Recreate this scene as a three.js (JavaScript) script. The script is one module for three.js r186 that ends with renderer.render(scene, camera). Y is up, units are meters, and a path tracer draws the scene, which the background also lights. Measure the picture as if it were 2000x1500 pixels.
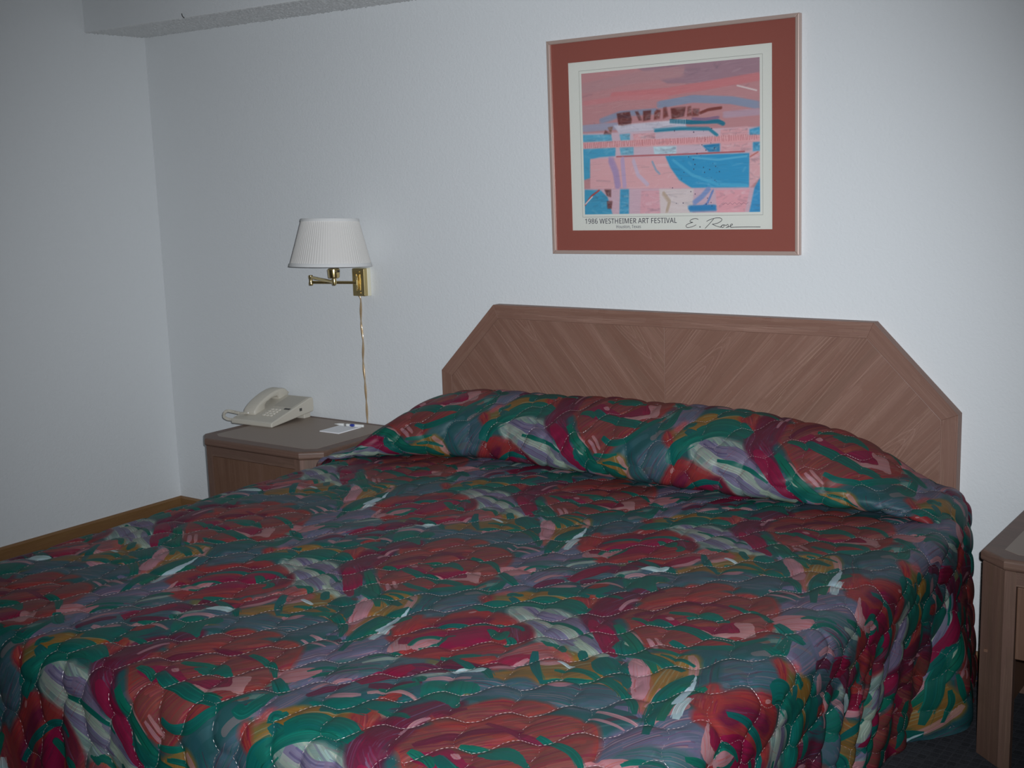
import * as THREE from 'three';
import { RoundedBoxGeometry } from 'three/addons/geometries/RoundedBoxGeometry.js';
import { mergeGeometries, mergeVertices, toCreasedNormals } from 'three/addons/utils/BufferGeometryUtils.js';

// ---------------------------------------------------------------- camera, light, exposure
const scene = new THREE.Scene();
scene.background = new THREE.Color(0x000000);
const camera = new THREE.PerspectiveCamera(2 * Math.atan(750 / 2394.2) * 180 / Math.PI, 4 / 3, 0.05, 60);
camera.position.set(4.521, 1.529, 3.565);
camera.rotation.set(-0.172, 0.6292, -0.0316, 'YXZ');
camera.updateMatrixWorld(true);
const renderer = new THREE.WebGLRenderer();
renderer.toneMapping = THREE.LinearToneMapping;
renderer.toneMappingExposure = 1.0;
renderer.shadowMap.enabled = true;

// the flash of the hand-held camera: a small lamp just above and right of the lens, its beam fading towards the edge
const flash = new THREE.SpotLight(new THREE.Color(0.885, 0.94, 1.0), 43, 0, 33.5 * Math.PI / 180, 1, 2);
flash.position.set(4.551, 1.562, 3.536);
flash.target.position.set(2.202, 0.844, 0.379);
flash.castShadow = true;
flash.shadow.radius = 0.6;
flash.shadow.mapSize.set(2048, 2048);
scene.add(flash, flash.target);

// ---------------------------------------------------------------- helpers
function rng(seed) { let a = seed >>> 0; return () => { a = (a + 0x6D2B79F5) | 0; let t = Math.imul(a ^ (a >>> 15), 1 | a); t = (t + Math.imul(t ^ (t >>> 7), 61 | t)) ^ t; return ((t ^ (t >>> 14)) >>> 0) / 4294967296; }; }
const taken = {};
function numbered(n) { if (!(n in taken)) { taken[n] = 0; return n; } taken[n]++; return n + '_' + String(taken[n]).padStart(3, '0'); }
const V3 = (x, y, z) => new THREE.Vector3(x, y, z);
const V2 = (x, y) => new THREE.Vector2(x, y);
const lerp = (a, b, t) => a + (b - a) * t;
const clamp = (x, a, b) => Math.min(b, Math.max(a, x));
const smooth = (a, b, x) => { const t = clamp((x - a) / (b - a), 0, 1); return t * t * (3 - 2 * t); };
function flat(g) { const o = g.index ? g.toNonIndexed() : g; for (const k of Object.keys(o.attributes)) if (!['position', 'normal', 'uv'].includes(k)) o.deleteAttribute(k); return o; }
function part(name, geos, material, parent, label) {
  const list = Array.isArray(geos) ? geos : [geos];
  const g = list.length === 1 ? list[0] : mergeGeometries(list.map(flat));
  const m = new THREE.Mesh(g, material); m.name = parent === scene ? numbered(name) : name;
  m.castShadow = m.receiveShadow = true; if (label) m.userData.label = label;
  parent.add(m); return m;
}
function thing(name, label, category, pos = [0, 0, 0], turn = 0, group) {
  const o = new THREE.Group(); o.name = numbered(name); o.position.set(...pos); o.rotation.y = turn;
  o.userData = { label, category }; if (group) o.userData.group = group; scene.add(o); return o;
}
function structure(name, geos, material, label) { const m = part(name, geos, material, scene); m.userData.kind = 'structure'; m.userData.label = label; m.userData.category = name.split('_')[0]; return m; }
// uv in metres divided by the texture's size, v running along the grain
function gridUV(g, grain, size = 1, shift = 0) {
  g = flat(g); const p = g.attributes.position, uv = new Float32Array(p.count * 2), n = V3(), a = V3(), b = V3(), c = V3(), gr = V3(...grain).normalize(), ac = V3();
  for (let i = 0; i < p.count; i += 3) {
    a.fromBufferAttribute(p, i); b.fromBufferAttribute(p, i + 1); c.fromBufferAttribute(p, i + 2);
    n.copy(b).sub(a).cross(c.clone().sub(a)).normalize();
    ac.copy(gr).cross(n); if (ac.length() < 0.3) ac.set(n.z, n.x, n.y).cross(n); ac.normalize();
    const al = n.clone().cross(ac).normalize(); if (al.dot(gr) < 0) al.negate();
    [a, b, c].forEach((q, k) => { uv[(i + k) * 2] = q.dot(ac) / size + shift; uv[(i + k) * 2 + 1] = q.dot(al) / size + shift * 0.37; });
  }
  g.setAttribute('uv', new THREE.BufferAttribute(uv, 2)); return g;
}
function box(x0, x1, y0, y1, z0, z1, r = 0) {
  const g = r > 0 ? new RoundedBoxGeometry(x1 - x0, y1 - y0, z1 - z0, 2, r) : new THREE.BoxGeometry(x1 - x0, y1 - y0, z1 - z0);
  g.translate((x0 + x1) / 2, (y0 + y1) / 2, (z0 + z1) / 2); return g;
}
function prism(pts, depth, bevel = 0, steps = 2) {            // outline in x, y; grows from z = 0 to depth
  const s = new THREE.Shape(pts.map(p => V2(p[0], p[1])));
  const g = new THREE.ExtrudeGeometry(s, { depth: depth - 2 * bevel, bevelEnabled: bevel > 0, bevelThickness: bevel, bevelSize: bevel, bevelOffset: -bevel, bevelSegments: steps, curveSegments: 8 });
  g.translate(0, 0, bevel); return g;
}
function slab(pts, y0, y1, bevel = 0, steps = 3) {            // outline in x, z; grows from y0 to y1
  const g = prism(pts.map(([x, z]) => [x, -z]), y1 - y0, bevel, steps); g.rotateX(-Math.PI / 2); g.translate(0, y0, 0); return g;
}
function tube(points, r, seg = 40, rad = 8, closed = false) { return new THREE.TubeGeometry(new THREE.CatmullRomCurve3(points.map(p => V3(...p)), closed), seg, r, rad, closed); }
function rod(a, b, r, rad = 16) {
  const A = V3(...a), B = V3(...b), d = B.clone().sub(A), g = new THREE.CylinderGeometry(r, r, d.length(), rad);
  g.applyQuaternion(new THREE.Quaternion().setFromUnitVectors(V3(0, 1, 0), d.clone().normalize())); g.translate(...A.clone().add(B).multiplyScalar(0.5).toArray()); return g;
}
function lathe(pts, seg = 32) { return new THREE.LatheGeometry(pts.map(p => V2(...p)), seg); }
function inset(poly, d) {                                     // move every edge of a counter-clockwise polygon inwards by d
  const n = poly.length, out = [];
  for (let i = 0; i < n; i++) {
    const a = poly[(i + n - 1) % n], b = poly[i], c = poly[(i + 1) % n];
    const e = [b[0] - a[0], b[1] - a[1]], f = [c[0] - b[0], c[1] - b[1]], le = Math.hypot(...e), lf = Math.hypot(...f);
    const n1 = [-e[1] / le, e[0] / le], n2 = [-f[1] / lf, f[0] / lf], k = d / (1 + n1[0] * n2[0] + n1[1] * n2[1]);
    out.push([b[0] + (n1[0] + n2[0]) * k, b[1] + (n1[1] + n2[1]) * k]);
  }
  return out;
}
function curve1(table) {                                       // smooth curve through [x, y] pairs
  return (x) => {
    const n = table.length; if (x <= table[0][0]) return table[0][1]; if (x >= table[n - 1][0]) return table[n - 1][1];
    let i = 0; while (x > table[i + 1][0]) i++;
    const [x1, y1] = table[i], [x2, y2] = table[i + 1], h = x2 - x1, t = (x - x1) / h;
    const m1 = i > 0 ? (y2 - table[i - 1][1]) / (x2 - table[i - 1][0]) : (y2 - y1) / h, m2 = i < n - 2 ? (table[i + 2][1] - y1) / (table[i + 2][0] - x1) : (y2 - y1) / h;
    const t2 = t * t, t3 = t2 * t;
    return (2 * t3 - 3 * t2 + 1) * y1 + (t3 - 2 * t2 + t) * h * m1 + (-2 * t3 + 3 * t2) * y2 + (t3 - t2) * h * m2;
  };
}

// ---------------------------------------------------------------- textures
function canvas(w, h) { const c = document.createElement('canvas'); c.width = w; c.height = h; return [c, c.getContext('2d')]; }
function texOf(c, color = true) { const t = new THREE.CanvasTexture(c); if (color) t.colorSpace = THREE.SRGBColorSpace; t.wrapS = t.wrapT = THREE.RepeatWrapping; t.magFilter = THREE.LinearFilter; t.anisotropy = 8; return t; }
function noiseTex(n, cell, seed, octaves, pw = 1) {           // tiling value noise, grey
  const d = new Uint8Array(n * n * 4), acc = new Float32Array(n * n);
  let amp = 1, tot = 0;
  for (let o = 0; o < octaves; o++) {
    const q = Math.max(2, Math.round(n / (cell / 2 ** o))), R = rng(seed + o * 77), G = Array.from({ length: q * q }, () => R());
    for (let y = 0; y < n; y++) for (let x = 0; x < n; x++) {
      const fx = x / n * q, fy = y / n * q, x0 = Math.floor(fx), y0 = Math.floor(fy), a = fx - x0, b = fy - y0, u = a * a * (3 - 2 * a), v = b * b * (3 - 2 * b);
      const g = (i, j) => G[((y0 + j) % q) * q + (x0 + i) % q];
      acc[y * n + x] += amp * lerp(lerp(g(0, 0), g(1, 0), u), lerp(g(0, 1), g(1, 1), u), v);
    }
    tot += amp; amp *= 0.55;
  }
  for (let i = 0; i < n * n; i++) { const v = 255 * Math.pow(clamp(acc[i] / tot, 0, 1), pw); d[i * 4] = d[i * 4 + 1] = d[i * 4 + 2] = v; d[i * 4 + 3] = 255; }
  const t = new THREE.DataTexture(d, n, n); t.wrapS = t.wrapT = THREE.RepeatWrapping; t.magFilter = THREE.LinearFilter; t.minFilter = THREE.LinearMipmapLinearFilter; t.generateMipmaps = true; t.needsUpdate = true; return t;
}
function woodTex(base, dark, light, seed, cathedral) {         // grain runs along v
  const N = 1024, [c, x] = canvas(N, N), R = rng(seed); x.fillStyle = base; x.fillRect(0, 0, N, N);
  x.lineCap = 'round';
  const line = (px, w, col, al, wob, y0, len) => {
    x.globalAlpha = al; x.strokeStyle = col; x.lineWidth = w; const ph = R() * 6.28, f = 1 + Math.floor(R() * 2);
    for (const ox of [-N, 0, N]) for (const oy of [-N, 0, N]) { x.beginPath(); for (let k = 0; k <= 16; k++) { const yy = y0 + len * k / 16; const xx = px + wob * Math.sin(ph + f * 6.283 * yy / N); k ? x.lineTo(xx + ox, yy + oy) : x.moveTo(xx + ox, yy + oy); } x.stroke(); }
  };
  for (let i = 0; i < 60; i++) line(R() * N, 14 + R() * 50, R() < 0.5 ? dark : light, 0.07, 12, R() * N, N * (0.5 + R() * 0.5));
  for (let i = 0; i < 420; i++) line(R() * N, 0.7 + R() * 2.2, R() < 0.5 ? dark : light, 0.10 + R() * 0.2, 5, R() * N, N * (0.1 + R() * 0.5));
  if (cathedral) for (let k = 0; k < 3; k++) { const cx = (k + 0.3 + 0.5 * R()) * N / 3, cy = R() * N; for (let j = 0; j < 9; j++) { const w = 14 + j * 11, h = 120 + j * 70; x.globalAlpha = 0.28; x.strokeStyle = j % 2 ? light : dark; x.lineWidth = 1.5 + R() * 2; for (const oy of [-N, 0, N]) { x.beginPath(); x.moveTo(cx - w, cy + h + oy); x.quadraticCurveTo(cx - w * 0.6, cy - j * 22 + oy, cx, cy - j * 30 + oy); x.quadraticCurveTo(cx + w * 0.6, cy - j * 22 + oy, cx + w, cy + h + oy); x.stroke(); } } }
  for (let i = 0; i < 2600; i++) line(R() * N, 0.8, dark, 0.3, 0, R() * N, 6 + R() * 26);
  x.globalAlpha = 1; return texOf(c);
}
// the printed flower cloth: one repeat, 0.71 m by 0.735 m, strokes in millimetres of cloth (0 = filled patch, else stroke width)
const CLOTH_W = 710, CLOTH_H = 735;
const clothInk = { b: '#364e57', d: '#204547', t: '#0a4d44', l: '#5a546b', g: '#7c897b', r: '#7c2926', c: '#6e1030', m: '#4f182b', s: '#8e4644', p: '#94696d', o: '#744f22', w: '#95a9af' };
const clothStrokes = [
['b',0,[101,259,147,193,202,140,238,177,243,231,219,291,154,330]],['l',0,[209,836,185,741,158,623,184,543,230,508,259,564,232,648,255,763,248,828]],
['b',0,[213,703,215,624,280,552,319,494,384,602,361,679,281,747]],['d',0,[304,147,356,97,435,88,474,155,401,164,335,166]],
['b',0,[165,664,210,585,291,504,342,541,324,581,301,665,247,746]],['l',0,[174,673,219,594,241,596,274,647,243,741]],
['b',0,[364,571,415,525,483,483,546,466,584,470,542,543,511,549,434,636,388,611]],['d',0,[327,676,399,605,445,649,417,723,373,732]],
['b',0,[505,553,580,472,671,437,736,430,756,463,736,506,707,537,622,533,535,574]],['d',0,[71,213,94,176,162,313,135,362,106,292]],
['l',0,[97,592,119,521,184,427,227,506,193,565,169,608,121,690,100,673]],['b',0,[151,619,188,574,236,533,267,557,290,604,182,672,140,698]],
['g',0,[287,148,341,125,448,135,498,193,572,231,636,286,619,308,542,305,494,303,464,305,404,250,340,227]],['l',45,[318,148,389,171,451,169,518,214]],
['l',50,[382,210,434,223,473,242,539,275]],['l',30,[415,155,449,161,484,175]],['g',30,[313,161,395,194,449,206,512,235,583,272]],
['l',30,[514,217,572,255,617,275]],['g',50,[590,220,641,245,685,271,716,311]],['l',30,[588,237,639,262,684,294]],['l',25,[557,256,605,274,643,297]],
['g',30,[528,258,591,291,627,292]],['g',0,[369,571,375,546,396,528,410,534,389,570]],['g',20,[426,38,427,13,429,-13]],
['g',0,[680,297,675,263,698,263,728,311,719,331,696,309]],['g',12,[89,461,80,416,75,393]],['g',12,[41,231,64,268,81,315]],
['l',20,[47,487,84,483,106,499]],['g',14,[234,581,260,539,278,505]],['o',0,[210,131,248,93,287,48,346,30,412,10,405,58,332,113,258,157,223,158]],
['o',0,[259,87,283,47,367,7,406,20,391,60,333,96,290,117]],
['o',0,[495,504,493,477,524,414,557,350,572,318,601,307,641,371,678,370,644,416,586,465,546,466]],['o',30,[658,417,690,404,725,416,745,437]],
['o',0,[514,322,507,299,520,295,542,313,564,315,582,334,557,342]],['o',0,[-18,252,15,240,39,232,65,217,94,279,75,325,84,400,76,418,37,335]],
['o',0,[-12,263,62,211,103,280,102,350,101,416,95,457,85,463,56,378]],
['r',0,[518,75,531,2,584,-77,657,-145,754,-169,805,-115,837,-29,849,47,824,102,765,165,714,220,666,206,605,153,558,105]],
['m',0,[458,129,435,41,473,-1,514,12,531,85,526,124,517,182]],['m',20,[555,806,599,716,675,651]],['s',0,[220,115,231,85,242,96,230,119]],
['r',0,[202,150,202,125,230,143,238,173]],['r',0,[382,33,415,4,436,21,442,84,415,62]],
['r',0,[190,447,171,355,221,258,264,209,340,218,406,249,443,293,444,349,429,389,397,432,341,485,293,511,263,499,227,457]],
['r',0,[185,450,181,367,228,267,269,220,345,233,399,253,428,285,432,332,413,368,385,416,337,480,287,503,272,493,270,471,233,428]],
['m',0,[362,258,397,245,431,284,428,327,392,308]],['m',0,[205,395,233,309,288,245,300,260,247,327,229,398]],['r',20,[269,502,269,487]],
['s',0,[445,470,441,405,451,376,470,313,519,311,567,343,548,382,509,379,493,434,465,480]],['m',50,[356,495,428,473,472,468]],
['r',30,[385,458,422,444,436,408]],['m',50,[311,589,354,540,405,524]],['m',30,[326,663,367,631,399,594]],['r',30,[376,705,385,673,402,656]],
['r',0,[381,23,390,5,405,8,432,52,449,76,424,69]],['m',0,[458,817,441,763,441,715,476,649,509,616,529,642,506,693,513,748,504,788,490,825]],
['r',0,[509,690,532,646,565,575,605,550,669,542,659,567,612,639,561,718,525,717]],['m',20,[506,693,519,666,542,640]],
['s',0,[96,481,56,378,29,346,10,365,35,404,69,435]],['r',0,[134,370,162,313,203,396,175,414,142,396]],
['m',0,[485,147,476,105,520,115,577,182,522,159]],['m',16,[605,667,660,667,717,671,756,668]],['m',20,[255,754,268,699,289,672]],
['c',0,[572,96,602,43,636,49,691,68,720,66,765,15,794,39,798,59,734,94,690,94,634,102]],['c',0,[51,30,55,15,80,42,91,53,69,67]],
['c',0,[238,442,252,376,285,330,322,290,348,266,371,270,372,303,370,354,351,398,310,446,279,458]],['c',0,[229,472,214,439,231,430,248,444,249,459]],
['c',40,[447,473,467,420,497,371]],['c',50,[297,662,308,622,320,583,333,542]],['c',0,[496,163,498,133,571,175,629,248,639,293,582,254]],
['p',0,[10,84,46,80,88,59,57,22,70,10,91,5,109,32,124,66,95,75,55,97]],['p',0,[624,56,632,47,646,56,638,65]],['p',12,[649,176,677,200,694,220]],
['p',10,[659,162,686,186,701,201]],['p',0,[109,695,134,660,181,642,193,673,170,731,138,723]],['p',8,[243,249,250,231]],
['p',0,[263,471,254,440,263,415,283,392,290,406,290,439,281,464]],['p',0,[236,507,215,472,206,433,231,470,256,463,267,480]],
['p',15,[465,472,493,434,498,385]],['p',15,[395,589,426,550,467,531]],['p',12,[483,599,495,587]],['p',14,[343,686,363,662,395,648,437,651]],
['p',20,[282,731,316,716,339,698]],['p',10,[505,47,500,-3,507,-34]],['p',20,[518,392,545,387,562,358]],['p',20,[595,460,621,457,636,435]],
['p',12,[668,414,700,412,731,426]],['p',0,[-25,316,-33,276,-15,258,52,367,70,422,49,428,19,381]],['p',10,[93,458,87,405,79,377]],
['p',0,[121,490,132,434,152,410,166,432,146,480,136,516]],['p',20,[57,214,89,261,125,349]],['p',12,[28,518,80,521,115,524]],
['p',10,[30,547,72,550,106,552]],['p',20,[595,161,654,212]],['p',20,[679,289,715,307]],['p',12,[241,729,247,678,270,649]],
['t',0,[660,30,675,8,697,-16,724,-9,751,10,754,21,715,21,691,33]],['t',20,[615,22,648,15,697,-15]],
['t',30,[-103,75,-53,93,-4,97,36,105,88,106,119,107]],['t',20,[560,86,595,87,624,100]],['t',20,[-1,659,48,666,82,677,123,709]],
['t',28,[134,-17,190,19,211,22]],['t',22,[-15,164,28,174,87,150,136,89,152,63]],['t',30,[158,106,186,109,191,86,180,30]],
['t',25,[260,116,299,126,334,115]],['t',35,[313,44,355,17,403,11]],['t',50,[240,223,255,177,297,137]],['t',40,[255,177,308,128,376,97,420,92,448,103]],
['t',18,[215,381,240,344,271,313,337,264,383,258,407,273]],['t',25,[342,312,349,304,374,319,387,323,379,299,379,290]],
['t',20,[400,319,419,332,418,357]],['t',14,[257,467,252,430,275,395,305,373]],['t',12,[279,462,292,441,297,410,293,388]],
['t',26,[144,495,125,427,128,381,142,346,151,332]],['t',20,[348,477,379,451,412,427]],['t',22,[376,468,432,482,466,486,499,509]],
['t',30,[374,579,397,592]],['t',0,[440,646,407,599,424,567,458,551,496,545,507,564,492,594,523,639,500,642,470,643]],
['t',20,[399,601,375,640,350,662]],['t',0,[275,767,342,709,392,695,421,664,417,723,376,739,329,763]],['t',50,[298,118,325,89,361,77,405,74,450,87]],
['t',20,[255,114,251,98,265,93,269,81]],['t',18,[413,732,448,723,481,727]],['t',20,[489,349,515,390,547,430,585,466]],
['t',14,[573,406,598,390,629,388,667,398]],['t',16,[597,380,632,384,668,387]],['t',20,[583,460,611,432,649,420,676,399]],
['t',24,[653,427,677,402,718,414,754,438]],['t',0,[617,342,614,309,631,297,663,307,686,322,713,356,733,385,735,405,720,399,707,380,672,374,645,373]],
['t',0,[564,307,564,291,578,295,596,315,600,335,586,335]],['t',0,[468,298,489,294,512,287,538,308,535,321,507,303,491,312]],
['t',20,[-34,386,15,416,54,445,76,469,93,496]],['t',30,[109,287,98,348,99,407,115,470,149,554]],['t',16,[117,307,107,360,105,394]],
['t',28,[551,137,624,198,692,261,747,316]],['t',34,[605,230,671,258,731,268,792,290]],['t',20,[654,284,617,234,606,209]],
['t',14,[391,190,446,192,505,208,551,230]],['t',12,[196,681,200,650,217,625,243,602]],['t',12,[165,664,184,630,219,601]],
['t',14,[225,553,249,515,274,500]],['t',14,[-30,221,16,216,54,208]],['t',12,[3,239,42,238,87,254]],['w',20,[165,478,149,429,146,388]],
['w',0,[409,521,415,497,442,478,463,477,462,496,434,513]],['w',12,[552,360,577,367,597,370]],
['w',0,[127,422,118,360,116,327,103,280,128,334,140,392,138,421]],
];
function clothTex() {
  const N = 2048, [c, x] = canvas(N, N), R = rng(11), sx = N / CLOTH_W, sy = N / CLOTH_H;
  const hexRGB = (h) => [1, 3, 5].map(i => parseInt(h.slice(i, i + 2), 16));
  const tone = (h, d) => { const q = hexRGB(h); return 'rgb(' + q.map((v, i) => clamp(Math.round(v * (1 + d) + (R() - 0.5) * 10), 0, 255)).join(',') + ')'; };
  const wrap = (f, b) => { for (const ox of [-N, 0, N]) for (const oy of [-N, 0, N]) { if (b && (b[0] + ox > N || b[2] + ox < 0 || b[1] + oy > N || b[3] + oy < 0)) continue; x.save(); x.translate(ox, oy); f(); x.restore(); } };
  x.fillStyle = clothInk.d; x.fillRect(0, 0, N, N); x.lineCap = 'round'; x.lineJoin = 'round';
  // loose brushwork under everything
  const under = ['b', 'd', 'l', 'r', 's', 'b', 'o', 'g', 'm', 'd', 'p'];
  for (let i = 0; i < 200; i++) {
    const px = R() * N, py = R() * N, a = -0.9 + R() * 0.5, len = 90 + R() * 260, w = 14 + R() * 50, k = under[Math.floor(R() * under.length)], st = tone(clothInk[k], (R() - 0.5) * 0.3);
    wrap(() => { x.globalAlpha = 0.5; x.strokeStyle = st; x.lineWidth = w; x.beginPath(); x.moveTo(px, py); x.quadraticCurveTo(px + len * 0.5 * Math.cos(a - 0.3), py + len * 0.5 * Math.sin(a - 0.3), px + len * Math.cos(a), py + len * Math.sin(a)); x.stroke(); });
  }
  const boxOf = (pts, m) => [Math.min(...pts.map(p => p[0])) - m, Math.min(...pts.map(p => p[1])) - m, Math.max(...pts.map(p => p[0])) + m, Math.max(...pts.map(p => p[1])) + m];
  const bristle = (pts, w, ink, hairs) => { const bb = boxOf(pts, w);                     // dry-brush hairs along a path
    for (let h = 0; h < hairs; h++) {
      const off = (R() - 0.5) * w * 1.02, st = tone(ink, (R() - 0.5) * 0.55), lw = 1.2 + R() * w * 0.09, a = R() * 0.3, b = 0.65 + R() * 0.42, al = 0.35 + R() * 0.45;
      wrap(() => { x.globalAlpha = al; x.strokeStyle = st; x.lineWidth = lw; x.beginPath(); let first = true;
        for (let k = 0; k < pts.length; k++) { const t = k / (pts.length - 1); if (t < a || t > b) continue; const q = pts[k], p0 = pts[Math.max(0, k - 1)], p1 = pts[Math.min(pts.length - 1, k + 1)], dx = p1[0] - p0[0], dy = p1[1] - p0[1], l = Math.hypot(dx, dy) || 1; const X = q[0] - dy / l * off, Y = q[1] + dx / l * off; first ? x.moveTo(X, Y) : x.lineTo(X, Y); first = false; }
        x.stroke(); }, bb);
    }
  };
  const dense = (flatPts, closed) => { const a = []; for (let i = 0; i < flatPts.length; i += 2) a.push(V3(flatPts[i] * sx, flatPts[i + 1] * sy, 0)); const cr = new THREE.CatmullRomCurve3(a, closed, 'catmullrom', 0.5); return cr.getPoints(a.length * 8).map(p => [p.x, p.y]); };
  for (const [k, w, raw] of clothStrokes) {
    const ink = clothInk[k];
    if (w === 0) {
      const feather = 'bdlrogsm'.includes(k); const pts = dense(raw, true), wob = pts.map(() => [(R() - 0.5) * 7, (R() - 0.5) * 7]);
      const path = () => { x.beginPath(); pts.forEach((p, i) => (i ? x.lineTo(p[0] + wob[i][0], p[1] + wob[i][1]) : x.moveTo(p[0] + wob[i][0], p[1] + wob[i][1]))); x.closePath(); };
      const xs = pts.map(p => p[0]), ys = pts.map(p => p[1]), x0 = Math.min(...xs), x1 = Math.max(...xs), y0 = Math.min(...ys), y1 = Math.max(...ys);
      // long axis of the patch gives the brush direction
      const cx = xs.reduce((a, b) => a + b) / xs.length, cy = ys.reduce((a, b) => a + b) / ys.length; let sxx = 0, sxy = 0, syy = 0; pts.forEach(p => { sxx += (p[0] - cx) ** 2; sxy += (p[0] - cx) * (p[1] - cy); syy += (p[1] - cy) ** 2; });
      const ang = 0.5 * Math.atan2(2 * sxy, sxx - syy), len = Math.hypot(x1 - x0, y1 - y0), bend = (R() - 0.5) * 0.25 * len;
      const hairs = [], alts = { r: ['r', 'r', 's', 'm', 'c', 'c'], c: ['c', 'c', 'c', 'm'], m: ['m', 'm', 'c', 'l'], t: ['t', 't', 't', 'd'], d: ['d', 'd', 'b', 't', 'm'], b: ['b', 'b', 'd', 'l', 't', 'm', 'p'], l: ['l', 'l', 'b', 'l', 'm', 'p'], g: ['g', 'g', 'l', 'w'], o: ['o', 'o', 'o', 'g'], p: ['p', 'p', 's'], s: ['s', 's', 'r', 'p'], w: ['w', 'w', 'g'] }[k];
      const nh = Math.round(26 + len * 0.2);
      for (let h = 0; h < nh; h++) hairs.push([(R() - 0.5) * len, (R() - 0.5) * len * 0.5, len * (0.2 + R() * 0.5), 1.5 + R() * 9, tone(clothInk[alts[Math.floor(R() * alts.length)]], (R() - 0.5) * 0.22), 0.16 + R() * 0.36]);
      const body = tone(ink, 0);
      wrap(() => { if (x1 < -N) return; if (feather) { x.strokeStyle = body; path(); for (const lw of [12, 24, 38, 54]) { x.globalAlpha = 0.2; x.lineWidth = lw; x.stroke(); } } x.globalAlpha = feather ? 0.7 : 0.94; x.fillStyle = body; path(); x.fill(); x.save(); path(); x.clip(); x.translate(cx, cy); x.rotate(ang);
        for (const [o, s, l, w2, st, al] of hairs) { x.globalAlpha = al; x.strokeStyle = st; x.lineWidth = w2; x.beginPath(); x.moveTo(s - l / 2, o); x.quadraticCurveTo(s, o + bend * 0.3, s + l / 2, o); x.stroke(); }
        x.restore(); }, [x0 - 30, y0 - 30, x1 + 30, y1 + 30]);
      if ('rsgobl'.includes(k)) {                               // ragged dry ends past the patch
        const ca = Math.cos(ang), sa = Math.sin(ang);
        for (let h = 0; h < 26; h++) { const o = (R() - 0.5) * len * 0.3, s = (R() < 0.5 ? -1 : 1) * len * (0.3 + R() * 0.16), l = len * 0.16; bristle([[cx + s * ca - o * sa, cy + s * sa + o * ca], [cx + (s + l) * ca - o * sa, cy + (s + l) * sa + o * ca]].flatMap((p, i, q) => (i ? [p] : [p, [(p[0] + q[1][0]) / 2, (p[1] + q[1][1]) / 2]])), 10, ink, 2); }
      }
    } else {
      const pts = dense(raw, false), W = w * sx, body = tone(ink, 0), sharp = 't'.includes(k);
      wrap(() => { x.globalAlpha = sharp ? 0.96 : 0.8; x.fillStyle = body; x.beginPath(); const A = [], B = [];
        pts.forEach((q, i) => { const t = i / (pts.length - 1), p0 = pts[Math.max(0, i - 1)], p1 = pts[Math.min(pts.length - 1, i + 1)], dx = p1[0] - p0[0], dy = p1[1] - p0[1], l = Math.hypot(dx, dy) || 1, hw = W * 0.5 * (0.35 + 0.65 * Math.sin(Math.PI * clamp(0.12 + t * 0.86, 0, 1))); A.push([q[0] - dy / l * hw, q[1] + dx / l * hw]); B.push([q[0] + dy / l * hw, q[1] - dx / l * hw]); });
        A.concat(B.reverse()).forEach((p, i) => (i ? x.lineTo(...p) : x.moveTo(...p))); x.closePath(); x.fill(); }, boxOf(pts, W));
      bristle(pts, W, ink, Math.round(4 + w * 0.3));
    }
  }
  x.globalAlpha = 1; return texOf(c);
}
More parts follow.
